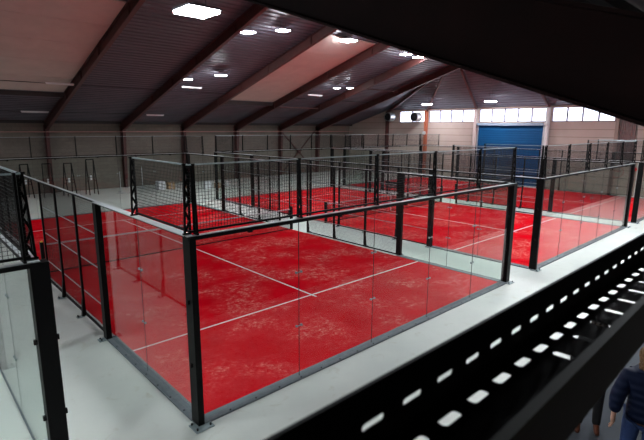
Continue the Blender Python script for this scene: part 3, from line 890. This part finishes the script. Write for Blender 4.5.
# ------------------------------------------------------------------ people
def skin_mesh(name, pts, edges, mat, parent, sub=2, root=0):
    """pts: (x,y,z,rx[,ry])"""
    me = bpy.data.meshes.new(name)
    me.from_pydata([p_[:3] for p_ in pts], edges, []); me.update()
    o = bpy.data.objects.new(name, me); COL.objects.link(o); o.parent = parent
    me.materials.append(mat)
    sk = o.modifiers.new('skin', 'SKIN'); sk.use_smooth_shade = True
    lay = me.skin_vertices[0].data if me.skin_vertices else None
    if lay is None:
        bm = bmesh.new(); bm.from_mesh(me); bm.verts.layers.skin.verify(); bm.to_mesh(me); bm.free(); lay = me.skin_vertices[0].data
    for i, p_ in enumerate(pts):
        lay[i].radius = (p_[3], p_[4] if len(p_) > 4 else p_[3]); lay[i].use_root = (i == root)
    sb = o.modifiers.new('sub', 'SUBSURF'); sb.levels = sub; sb.render_levels = sub
    return o
def chain(pts, edges, start, seq):
    prev = start
    for p_ in seq:
        pts.append(p_); k = len(pts) - 1; edges.append((prev, k)); prev = k
    return prev
def lat(o_, R_): return o_

def person(loc, rz, H, label, pose, mats, hairstyle):
    """local frame: faces +Y, x to its right"""
    t = empty('person', loc, rz, label=label, cat='person')
    k = H/1.75
    S = lambda seq: [tuple(v*k for v in p_) for p_ in seq]
    # ---------------- body, one continuous skinned figure (hands and head included)
    pts = [(0,0,.95*k,.105*k,.08*k)]; ed = []
    ch = chain(pts, ed, 0, S([(0,.0,1.12,.10,.075), (0,-.01,1.28,.105,.075), (0,-.01,1.38,.08,.06)]))
    nk = chain(pts, ed, ch, S([(0,.0,1.48,.055,.058), (0,.02,1.55,.06,.07), (0,.03,1.63,.078,.098), (0,.02,1.70,.066,.082)]))
    for s in (-1, 1):
        hp = chain(pts, ed, 0, S([(s*.09,0,.86,.065)]))
        L = pose['legs'][0 if s < 0 else 1]
        chain(pts, ed, hp, S([(s*.11 + L[0]*.5, L[1]*.5, .50,.055), (s*.12 + L[0], L[1] - .02, .10,.036), (s*.125+L[0], L[1]+.02, .06,.038), (s*.13+L[0], L[1]+.14, .035,.03)]))
        A = pose['arms'][0 if s < 0 else 1]
        sh = chain(pts, ed, ch, S([(s*.17,-.01,1.38,.042)]))
        el, wr, hd = A
        w_ = chain(pts, ed, sh, S([(el[0],el[1],el[2],.042), (wr[0],wr[1],wr[2],.028), (hd[0],hd[1],hd[2],.040,.020)]))
        hv = (Vector(hd) - Vector(wr)).normalized()
        side = hv.cross(Vector((0,0,1)) if abs(hv.z) < .8 else Vector((s*1.,0,0))).normalized()
        nrm = hv.cross(side).normalized()
        c0 = Vector(hd)
        for q, Lf in zip((-1.5, -.5, .5, 1.5), (.060, .074, .078, .068)):
            b0 = c0 + side*(q*.021) + hv*.035
            b1 = b0 + hv*Lf*.55 + nrm*(.010*s); b2 = b1 + hv*Lf*.4 + nrm*(.022*s)
            chain(pts, ed, w_, S([(b0.x,b0.y,b0.z,.0095), (b1.x,b1.y,b1.z,.0085), (b2.x,b2.y,b2.z,.007)]))
        b0 = c0 - hv*.02 + side*.035; b1 = b0 + side*.022 + hv*.035; b2 = b1 + hv*.028
        chain(pts, ed, w_, S([(b0.x,b0.y,b0.z,.011), (b1.x,b1.y,b1.z,.010), (b2.x,b2.y,b2.z,.008)]))
    body = skin_mesh('body', pts, ed, M['skin'], t)
    # face pieces
    f = MB()
    def ball(m, c, r, n=10, sc=(1,1,1)):
        vs = []; fs = []
        for i in range(n+1):
            th = PI*i/n
            for j in range(n):
                ph = 2*PI*j/n; vs.append((c[0]+r*sc[0]*math.sin(th)*math.cos(ph), c[1]+r*sc[1]*math.sin(th)*math.sin(ph), c[2]+r*sc[2]*math.cos(th)))
        for i in range(n):
            for j in range(n): fs.append((i*n+j, i*n+(j+1)%n, (i+1)*n+(j+1)%n, (i+1)*n+j))
        m.add(vs, fs)
    m = MB()
    for s in (-1, 1): ball(m, (s*.031*k, .112*k, 1.635*k), .012*k)
    m.build('eye', M['whitebox'], body, True)
    m = MB(); ball(m, (0, .128*k, 1.60*k), .017*k, 8, (.8, .9, 1.5)); m.build('nose', M['skin'], body, True)
    m = MB(); ball(m, (0, .112*k, 1.562*k), .022*k, 8, (1.1, .4, .3)); m.build('mouth', simple('lips', (.4, .12, .1), .5), body, True)
    m = MB()
    for s in (-1, 1): ball(m, (s*.078*k, .02*k, 1.61*k), .027*k, 8, (.35, .7, 1.1))
    m.build('ear', M['skin'], body, True)
    # trousers
    pts = [(0,0,1.0*k,.16*k,.13*k)]; ed = []
    for s in (-1, 1):
        L = pose['legs'][0 if s < 0 else 1]
        chain(pts, ed, 0, S([(s*.095,0,.86,.105), (s*.11 + L[0]*.5, L[1]*.5, .50,.078), (s*.12+L[0], L[1]-.02, .12,.062), (s*.12+L[0], L[1]-.02, .07,.062)]))
    skin_mesh('trousers', pts, ed, mats['trousers'], t)
    # jacket: torso plus sleeves
    pts = [(0,0,.84*k,.20*k,.165*k)]; ed = []
    j = chain(pts, ed, 0, S([(0,0,1.02,.18,.145), (0,-.01,1.20,.18,.14), (0,-.01,1.36,.165,.125), (0,-.0,1.45,.12,.105), (0,.0,1.53,.10,.10)]))
    top_i = 3
    for s in (-1, 1):
        el, wr, hd = pose['arms'][0 if s < 0 else 1]
        e2 = Vector(el); w2 = Vector(wr)
        chain(pts, ed, top_i, S([(s*.19,-.01,1.385,.092), (e2.x,e2.y,e2.z,.085), (w2.x,w2.y,w2.z+.01,.060)]))
    skin_mesh('jacket', pts, ed, mats['jacket'], t)
    # shoes
    for s in (-1, 1):
        L = pose['legs'][0 if s < 0 else 1]
        x = (s*.125+L[0])*k; y = L[1]*k
        pts = [(x, y-.06*k, .045*k, .042*k), (x, y+.03*k, .048*k, .046*k), (x+s*.004, y+.13*k, .036*k, .043*k), (x+s*.006, y+.19*k, .028*k, .030*k), (x, y-.03*k, .10*k, .044*k)]
        skin_mesh('shoe', pts, [(0,1),(1,2),(2,3),(1,4)], mats['shoe'], t)
    # hair: ring of curls around the skull
    m = MB(); rnd = random.Random(3)
    for i in range(150):
        th = math.acos(1 - 1.35*rnd.random()); ph = rnd.random()*2*PI
        x = math.sin(th)*math.cos(ph); y = math.sin(th)*math.sin(ph); z = math.cos(th)
        if y > .35 and z < .55: continue
        ball(m, (x*.088*k, (.02 + y*.108)*k, (1.655 + z*.105)*k), (.022 + .010*rnd.random())*k, 6)
    if hairstyle == 'curly':
        for i in range(60):
            ph = PI + PI*rnd.random(); z = 1.50 + .12*rnd.random()
            ball(m, (math.cos(ph)*.082*k, (.01 + math.sin(ph)*.095)*k, z*k), .026*k, 6)
    m.build('hair', mats['hair'], t, True)
    return t

import os
armsA = (((-.27,-.10,1.14), (-.28,-.10,.93), (-.28,-.09,.84)), ((.25,-.06,1.14), (.27,.02,.90), (.27,.05,.81)))
legs = ((0,0), (0,.05))
person((3.42, -4.93, .006), -1.3, 1.92, 'person with curly light hair in navy quilted jacket and jeans, seen from behind', dict(arms=armsA, legs=legs),
       dict(trousers=M['jeans'], jacket=M['jacket'], shoe=M['blackcloth'], hair=M['hair']), 'curly')
armsB = (((-.25,.0,1.14), (-.16,.20,1.06), (-.12,.28,1.08)), ((.25,-.05,1.14), (.26,.03,.90), (.26,.06,.81)))
person((4.33, -4.10, .006), 1.9, 1.76, 'person in black clothes and brown leather shoes, mostly hidden behind the dark tray', dict(arms=armsB, legs=((0,0), (.0,.06))),
       dict(trousers=M['blackcloth'], jacket=M['blackcloth'], shoe=M['shoe'], hair=M['hairdark']), 'short')

# ------------------------------------------------------------------ world, camera
w = bpy.data.worlds.new('sky'); scene.world = w; w.use_nodes = True
bg = w.node_tree.nodes['Background']; bg.inputs[0].default_value = (.86, .88, 1.0, 1); bg.inputs[1].default_value = 3.4
cam = bpy.data.cameras.new('camera'); co = bpy.data.objects.new('camera', cam); COL.objects.link(co)
yaw, pitch, roll = 7.47361044e-01, 1.95858994e-01, 5.72077977e-03
f = Vector((math.sin(yaw)*math.cos(pitch), math.cos(yaw)*math.cos(pitch), -math.sin(pitch)))
r = Vector((math.cos(yaw), -math.sin(yaw), 0)); u = r.cross(f)
r2 = math.cos(roll)*r + math.sin(roll)*u; u2 = -math.sin(roll)*r + math.cos(roll)*u
co.matrix_world = Matrix.Translation(CAMLOC) @ Matrix((r2, u2, -f)).transposed().to_4x4()
cam.sensor_fit = 'HORIZONTAL'; cam.sensor_width = 36.; cam.lens = 464.567306*36/644
cam.clip_start = .02; cam.clip_end = 200
cam.dof.use_dof = True; cam.dof.focus_distance = 11.; cam.dof.aperture_fstop = 4.0
scene.camera = co
vs = scene.view_settings
vs.view_transform = 'Standard'; vs.look = 'None'; vs.gamma = 1; vs.use_curve_mapping = False; vs.exposure = .5
scene.cycles.use_denoising = True
scene.cycles.max_bounces = 8; scene.cycles.transparent_max_bounces = 24; scene.cycles.diffuse_bounces = 4
